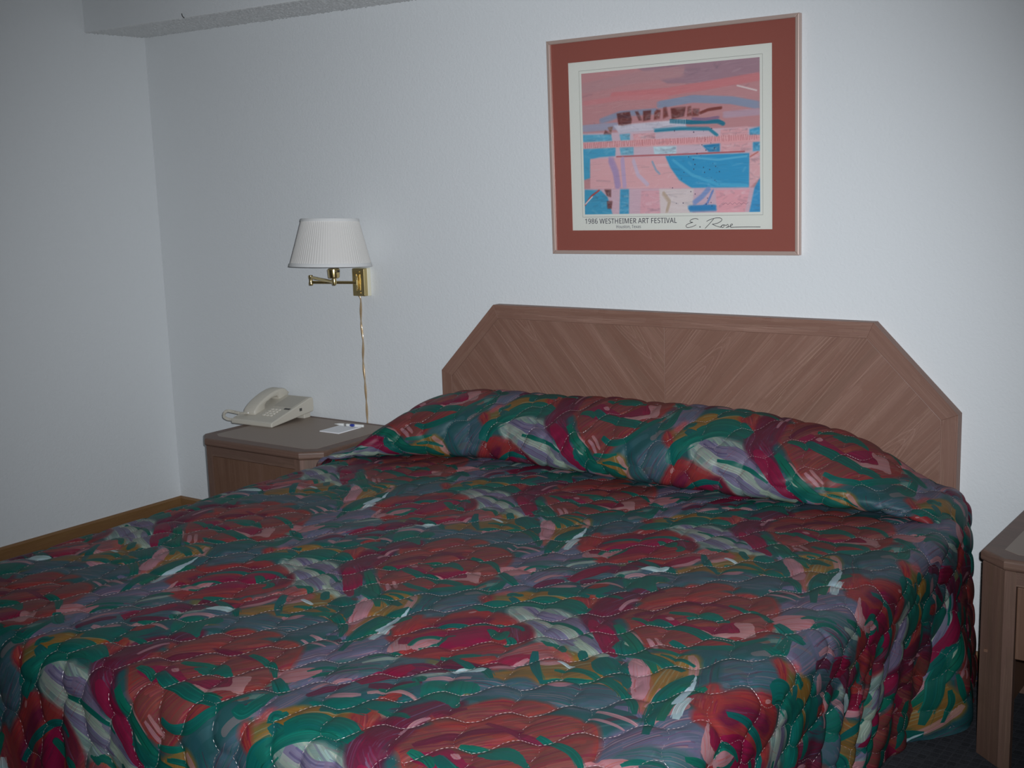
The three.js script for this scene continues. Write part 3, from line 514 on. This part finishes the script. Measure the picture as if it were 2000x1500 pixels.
// ---------------------------------------------------------------- swing-arm wall lamp
{
  const px = 1.2265, py = 1.065, t = thing('wall_lamp', 'brass swing arm wall lamp with white pleated shade above the telephone nightstand', 'lamp', [px, py, 0]);
  const hw = 0.0315, hh = 0.108;
  part('spacer_plate', box(-hw - 0.001, hw + 0.001, -0.001, hh + 0.001, 0, 0.018, 0.002), creamMat, t, 'cream plastic backing');
  const plate = part('wall_plate', box(-hw, hw, 0, hh, 0.018, 0.038, 0.0035), brassMat, t);
  // raised ornament on the plate
  part('ornament', [box(-0.011, 0.011, 0.093, 0.097, 0.038, 0.042, 0.0012), box(-0.011, 0.011, 0.011, 0.015, 0.038, 0.042, 0.0012), box(-0.011, -0.0075, 0.022, 0.086, 0.038, 0.041, 0.001), box(0.0075, 0.011, 0.022, 0.086, 0.038, 0.041, 0.001), rod([0, 0.026, 0.0415], [0, 0.082, 0.0415], 0.0032)], brassMat, plate);
  for (const y of [0.03, 0.078]) { const s = new THREE.SphereGeometry(0.0042, 12, 8); s.translate(0, y, 0.043); part('rivet', s, brassMat, plate); }
  const B = [0, 0.054, 0.046], J = [1.059 - px, 0.066, 0.128], S = [1.250 - px, 0.075, 0.195];
  part('hinge', [rod([0, 0.044, 0.046], [0, 0.064, 0.046], 0.0062), box(-0.006, 0.006, 0.046, 0.062, 0.036, 0.046, 0.001)], brassMat, t);
  part('lower_arm', rod(B, [J[0], 0.058, J[2]], 0.0056), brassMat, t);
  part('elbow', lathe([[0, 0], [0.0075, 0], [0.0085, 0.003], [0.0085, 0.011], [0.0068, 0.013], [0.0068, 0.026], [0.0085, 0.028], [0.0085, 0.037], [0.0075, 0.040], [0, 0.040]], 20).translate(J[0], 0.046, J[2]), brassMat, t);
  part('upper_arm', rod([J[0], 0.078, J[2]], [S[0], 0.070, S[2]], 0.0058), brassMat, t);
  const so = part('socket', [lathe([[0, 0.058], [0.006, 0.058], [0.0085, 0.062], [0.0085, 0.084], [0.004, 0.086], [0.004, 0.088]], 20).translate(S[0], 0, S[2]), lathe([[0, 0.086], [0.0185, 0.086], [0.0205, 0.0875], [0.0215, 0.090], [0.0235, 0.118], [0.019, 0.122], [0, 0.122]], 28).translate(S[0], 0, S[2])], brassMat, t);
  part('switch_knob', rod([S[0] + 0.022, 0.112, S[2] + 0.004], [S[0] + 0.036, 0.113, S[2] + 0.010], 0.0045), blackMat, so, 'black switch knob');
  // shade with fine pleats
  const sg = new THREE.Group(); sg.name = 'shade_assembly'; 
  const R0 = 0.153, R1 = 0.105, H = 0.177, n = 88, seg = n * 4;
  const cone = (r0, r1, y0, y1, pleat, rows) => { const pos = [], uv = [], ix = []; for (let j = 0; j <= rows; j++) for (let i = 0; i <= seg; i++) { const v = j / rows, a = i / seg * 2 * Math.PI, r = lerp(r0, r1, v) + pleat * (0.5 + 0.5 * Math.cos(a * n)) + pleat * 0.35 * Math.sin(a * 7 + v * 2); pos.push(r * Math.cos(a), lerp(y0, y1, v), r * Math.sin(a)); uv.push(i / seg, v); } for (let j = 0; j < rows; j++) for (let i = 0; i < seg; i++) { const a = j * (seg + 1) + i, b = a + seg + 1; ix.push(a, b, a + 1, b, b + 1, a + 1); } const g = new THREE.BufferGeometry(); g.setAttribute('position', new THREE.Float32BufferAttribute(pos, 3)); g.setAttribute('uv', new THREE.Float32BufferAttribute(uv, 2)); g.setIndex(ix); g.computeVertexNormals(); return g; };
  const put = (g) => { g.rotateZ(0.004); g.rotateX(-0.058); g.translate(1.238 - px, 0.131, 0.197); return g; };
  const sh = part('shade', put(cone(R0, R1, 0, H, 0.0022, 6)), shadeMat, t, 'white pleated shade');
  const band = (v0, v1) => { const r = (v) => lerp(R0, R1, v); return lathe([[r(v0) - 0.001, v0 * H], [r(v0) + 0.0042, v0 * H], [r(v1) + 0.0042, v1 * H], [r(v1) - 0.001, v1 * H], [r(v0) - 0.001, v0 * H]], 96); };
  part('shade_trim', put(band(-0.006, 0.068)), shadeTrim, sh); part('shade_trim', put(band(0.945, 1.004)), shadeTrim, sh);
  const spid = [rod([0, -0.004, 0], [0, 0.05, 0], 0.006)]; for (let k = 0; k < 3; k++) { const a = k * 2.094 + 0.5; spid.push(rod([0, 0.03, 0], [0.146 * Math.cos(a), 0.018, 0.146 * Math.sin(a)], 0.0016, 8)); }
  part('shade_carrier', put(mergeGeometries(spid.map(flat))), brassDark, t);
  // cord down the wall to behind the nightstand
  const cp = [[1.207, 1.066, 0.016], [1.211, 1.05, 0.013], [1.206, 1.0, 0.010], [1.203, 0.95, 0.0085], [1.208, 0.88, 0.0085], [1.203, 0.80, 0.0085], [1.207, 0.72, 0.0085], [1.209, 0.64, 0.0085], [1.209, 0.56, 0.0085], [1.209, 0.50, 0.0085]].map(([x, y, z]) => V3(x - px, y - py, z));
  const path = new THREE.CatmullRomCurve3(cp), strands = [0, Math.PI].map(o => { const a = []; for (let i = 0; i <= 240; i++) { const p = path.getPointAt(i / 240), f = i / 240 * 7 * Math.PI + o; a.push(V3(p.x + 0.0024 * Math.cos(f), p.y, p.z + 0.0024 * Math.sin(f))); } return new THREE.TubeGeometry(new THREE.CatmullRomCurve3(a), 320, 0.0026, 8); });
  part('power_cord', strands, cordMat, t, 'clear gold twisted cord');
  part('cord_bushing', rod([1.207 - px, -0.004, 0.016], [1.207 - px, 0.002, 0.016], 0.0035), blackMat, t);
}

// ---------------------------------------------------------------- quilted bedspread
{
  const XL = 1.66, XR = 3.565, ZF = 2.13, RAD = 0.06, DROP = 0.612, TOPY = 0.572;
  // quilting: a honeycomb of ogee curves
  const LX = 0.154, LZ = 0.166, FL = 0.0175, seam = [];
  seam.push([0, 0], [FL, 0]); for (let k = 1; k < 10; k++) { const s = k / 10; seam.push([FL + (LX / 2 - 2 * FL) * (s + 0.10 * Math.sin(2 * Math.PI * s)), LZ / 2 * (s - 0.055 * Math.sin(2 * Math.PI * s))]); } seam.push([LX / 2 - FL, LZ / 2], [LX / 2, LZ / 2]);
  const seamDist = (u, v) => {
    let a = Math.abs(u - LX * Math.round(u / LX)), b = Math.abs(v - LZ * Math.round(v / LZ)), best = 1;
    for (let i = 0; i < seam.length - 1; i++) { const [x0, y0] = seam[i], [x1, y1] = seam[i + 1], dx = x1 - x0, dy = y1 - y0, t = clamp(((a - x0) * dx + (b - y0) * dy) / (dx * dx + dy * dy), 0, 1), d = Math.hypot(a - x0 - t * dx, b - y0 - t * dy); if (d < best) best = d; }
    return best;
  };
  const puff = (u, v) => { const d = seamDist(u, v); return 0.0075 * (1 - Math.exp(-d / 0.011)); };
  const wave = (x, z) => 0.004 * Math.sin(3.1 * x + 1.7 * z + 0.5) + 0.003 * Math.sin(7.3 * x - 4.1 * z) + 0.0016 * Math.sin(23 * x + 9 * z) * Math.sin(13 * z - 5 * x);
  const fold = (p) => (p < 2.2 ? (0.017 * Math.sin(p * 46 + 0.8) + 0.011 * Math.sin(p * 83 + 2 * Math.sin(p * 7))) * smooth(0.62, 0.8, p) : 0) + (p >= 2.2 ? (0.02 * Math.sin(p * 21.3) + 0.014 * Math.sin(p * 37 + 1.3) + 0.007 * Math.sin(p * 63)) * smooth(2.2, 2.4, p) : 0);
  const flare = curve1([[0.3, -0.05], [0.45, -0.10], [0.6, -0.15], [0.75, -0.19], [1.0, -0.19], [1.4, -0.15], [1.8, -0.08], [2.13, 0.0], [2.43, 0.04], [5, 0.05]]);
  // skirt: excess e of cloth past the edge -> [out, down]
  const skirt = (e, p) => {
    const q = RAD * Math.PI / 2; if (e <= q) { const a = e / RAD; return [RAD * Math.sin(a), RAD * (1 - Math.cos(a))]; }
    const l = e - q, k = smooth(0, 0.42, l), f = fold(p);
    return [RAD + l * flare(p) + k * f + 0.006 * k * Math.sin(p * 61 + l * 9), RAD + l * 0.985];
  };
  const main = (u, v) => {
    const bx = clamp(u, XL, XR), bz = Math.min(v, ZF), du = u - bx, dv = v - bz, e = Math.hypot(du, dv);
    const y0 = TOPY + wave(bx, bz);
    if (e < 1e-9) return V3(bx, y0, bz);
    const nx = du / e, nz = dv / e; let p;
    if (dv < 1e-9) p = du > 0 ? bz : 9.2 - bz; else if (Math.abs(du) < 1e-9) p = ZF + 0.3 + (XR - bx); else { const a = Math.atan2(dv, Math.abs(du)); p = du > 0 ? ZF + a / (Math.PI / 2) * 0.3 : 9.2 - ZF - a / (Math.PI / 2) * (9.2 - 2 * ZF - 0.3 - (XR - XL)); }
    const [o, d] = skirt(e, p);
    return V3(bx + nx * o, Math.max(0.006, y0 - d), bz + nz * o);
  };
  // the part drawn over the pillows
  const yTop = curve1([[1.58, 0.585], [1.64, 0.605], [1.70, 0.68], [1.77, 0.735], [1.9, 0.762], [2.1, 0.770], [2.3, 0.775], [2.48, 0.782], [2.6, 0.776], [2.8, 0.785], [2.95, 0.785], [3.1, 0.766], [3.24, 0.742], [3.34, 0.700], [3.42, 0.652], [3.5, 0.612], [3.57, 0.59]]);
  const zTuck = curve1([[1.58, 0.60], [1.64, 0.555], [1.75, 0.49], [1.87, 0.44], [2.0, 0.395], [2.12, 0.375], [2.3, 0.38], [2.5, 0.39], [2.83, 0.405], [3.17, 0.395], [3.44, 0.352], [3.57, 0.35]]);
  const fz = curve1([[0, -0.05], [0.08, -0.008], [0.16, 0.026], [0.28, 0.034], [0.42, -0.004], [0.58, -0.10], [0.7, -0.17], [0.82, -0.23], [0.92, -0.27], [1, -0.29]]), fy = curve1([[0, 0.0], [0.08, 0.045], [0.16, 0.15], [0.28, 0.42], [0.42, 0.70], [0.58, 0.91], [0.7, 0.995], [0.82, 0.96], [0.92, 0.78], [1, 0.5]]);
  const zOut = curve1([[0, 0.30], [0.08, 0.20], [0.16, 0.12], [0.3, 0.03], [0.5, 0.0], [1, -0.02]]);
  const PX0 = 1.60, PX1 = 3.522, PV0 = 0.20, PLEN = 0.50;
  const pillow = (u, v) => {                                    // u = cloth across, v = cloth along (PV0 at the tuck, falling towards the headboard)
    const tau = clamp((PV0 - v) / PLEN, 0, 1), x = clamp(u, PX0, PX1), e = Math.abs(u - x), s = Math.sign(u - x);
    const H = Math.max(0.006, yTop(x) - TOPY - 0.002), zt = zTuck(x), zs = (zt - 0.075) / 0.30;
    let z = zt + fz(tau) * (tau > 0.35 ? lerp(1, zs, smooth(0.35, 0.9, tau)) : 1);
    z = Math.max(0.068, z);
    const y = TOPY + 0.004 + H * fy(tau) + 0.003 * Math.sin(9 * x + 4 * tau) * smooth(0.1, 0.4, tau);
    const crease = smooth(0.04, 0.14, tau) * (1 - smooth(0.3, 0.6, tau)), cr = Math.sin(34 * (x - 0.55 * tau) + 2 * Math.sin(5 * x)); z += 0.006 * crease * cr * Math.abs(cr);
    if (e < 1e-9) return V3(x, y, z);
    const q = RAD * Math.PI / 2, a = Math.min(e, q) / RAD, l = Math.max(0, e - q), k = smooth(0, 0.4, l);
    const f = s > 0 ? curve1([[0, -0.105], [0.08, -0.065], [0.16, -0.02], [0.3, 0.05], [0.5, 0.03], [0.7, 0.0], [1, -0.02]])(tau) : 0.0;
    const out = RAD * Math.sin(a) + l * (s > 0 ? 0.10 : 0.03) + k * f, down = RAD * (1 - Math.cos(a)) + l * 0.985;
    return V3(x + s * out, Math.max(0.006, y - down), z + (s > 0 ? k * zOut(tau) : 0));
  };
  const PSHIFT = 0.11;
  const finish = (F, u, v, lift = 0) => {                        // cloth point with the quilting puffed up along the surface normal
    const h = 0.0015, p = F(u, v), a = F(u + h, v).sub(F(u - h, v)), b = F(u, v + h).sub(F(u, v - h)), n = b.cross(a);
    if (n.lengthSq() < 1e-16) n.set(0, 1, 0); n.normalize(); 
    return [p.addScaledVector(n, puff(u, v) + lift), n];
  };
  const pos = [], uvs = [], idx = [];
  const patch = (F, f, nu, nv, shift, flip) => {
    const base = pos.length / 3;
    for (let j = 0; j <= nv; j++) for (let i = 0; i <= nu; i++) { const [u, v] = f(i / nu, j / nv), [p] = finish(F, u, v); pos.push(p.x, p.y, p.z); uvs.push((u + shift - 2.685) / 0.71, -(v - 1.315) / 0.735); }
    for (let j = 0; j < nv; j++) for (let i = 0; i < nu; i++) { const a = base + j * (nu + 1) + i, b = a + nu + 1; flip ? idx.push(a, a + 1, b, b, a + 1, b + 1) : idx.push(a, b, a + 1, b, b + 1, a + 1); }
  };
  const NU = 318, NV = 305, NE = 102, NC = 34, V0 = 0.30;
  patch(main, (i, j) => [lerp(XL, XR, i), lerp(V0, ZF, j)], NU, NV, 0);
  patch(main, (i, j) => [XR + DROP * i, lerp(V0, ZF, j)], NE, NV, 0);
  patch(main, (i, j) => [XL - DROP * (1 - i), lerp(V0, ZF, j)], NE, NV, 0);
  patch(main, (i, j) => [lerp(XL, XR, i), ZF + DROP * j], NU, NE, 0);
  patch(main, (i, j) => [XR + DROP * i * Math.cos(j * Math.PI / 2), ZF + DROP * i * Math.sin(j * Math.PI / 2)], NE, NC, 0);
  patch(main, (i, j) => [XL - DROP * i * Math.cos(j * Math.PI / 2), ZF + DROP * i * Math.sin(j * Math.PI / 2)], NE, NC, 0, true);
  patch(pillow, (i, j) => [lerp(PX0 - 0.58, PX1 + 0.60, i), PV0 - PLEN * (1 - j)], 520, 88, PSHIFT);
  let g = new THREE.BufferGeometry(); g.setAttribute('position', new THREE.Float32BufferAttribute(pos, 3)); g.setAttribute('uv', new THREE.Float32BufferAttribute(uvs, 2)); g.setIndex(idx);
  g = mergeVertices(g, 1e-5); g.computeVertexNormals();
  const t = thing('bedspread', 'quilted floral bedspread in red teal and ochre covering the king bed and pillows', 'bedspread', [0, 0, 0]);
  part('quilt', g, clothMat, t);
  // stitches: little raised threads along every seam
  const sp = [], sn = [], R = rng(99);
  const stitch = (F, a, b, ok) => {
    const len = Math.hypot(b[0] - a[0], b[1] - a[1]), n = Math.max(1, Math.round(len / 0.0075));
    for (let k = 0; k < n; k++) {
      const f0 = (k + 0.02) / n, f1 = (k + 0.98) / n, u0 = lerp(a[0], b[0], f0), v0 = lerp(a[1], b[1], f0), u1 = lerp(a[0], b[0], f1), v1 = lerp(a[1], b[1], f1);
      if (!ok(u0, v0) || !ok(u1, v1)) continue;
      const [P, N] = finish(F, u0, v0, 0.0012), [Q] = finish(F, u1, v1, 0.0012); const d = Q.clone().sub(P), sdir = d.clone().cross(N).normalize(), M = P.clone().add(Q).multiplyScalar(0.5), r = 0.0005;
      const A = M.clone().addScaledVector(sdir, r), B = M.clone().addScaledVector(sdir, -r), U = M.clone().addScaledVector(N, r * 1.3);
      for (const [x, y, z] of [[P, A, U], [P, U, B], [Q, U, A], [Q, B, U]]) for (const w of [x, y, z]) sp.push(w.x, w.y, w.z);
    }
  };
  const sew = (F, u0, u1, v0, v1, ok) => {
    for (let i = Math.floor(u0 / LX * 2); i <= Math.ceil(u1 / LX * 2); i++) for (let j = Math.floor(v0 / LZ * 2); j <= Math.ceil(v1 / LZ * 2); j++) {
      if ((i + j) & 1) continue; const cu = i * LX / 2, cv = j * LZ / 2;
      stitch(F, [cu - FL, cv], [cu + FL, cv], ok);
      for (const s of [-1, 1]) { for (let k = 1; k < seam.length - 2; k++) stitch(F, [cu + s * seam[k][0], cv + seam[k][1]], [cu + s * seam[k + 1][0], cv + seam[k + 1][1]], ok); }
    }
  };
  sew(main, XL - DROP, XR + DROP, 0.36, ZF + DROP, (u, v) => { const du = Math.max(XL - u, u - XR, 0), dv = Math.max(v - ZF, 0); return v > 0.34 && Math.hypot(du, dv) < DROP - 0.006; });
  sew(pillow, PX0 - 0.3, PX1 + 0.59, PV0 - PLEN, PV0, (u, v) => v > PV0 - PLEN + 0.01 && v < PV0 - 0.02 && u < PX1 + 0.585 && u > PX0 - 0.4);
  const s = new THREE.BufferGeometry(); s.setAttribute('position', new THREE.Float32BufferAttribute(sp, 3)); s.computeVertexNormals();
  const st = part('stitching', s, threadMat, t, 'pale quilting thread'); st.userData.kind = 'stuff'; threadMat.side = THREE.DoubleSide;
}

renderer.render(scene, camera);
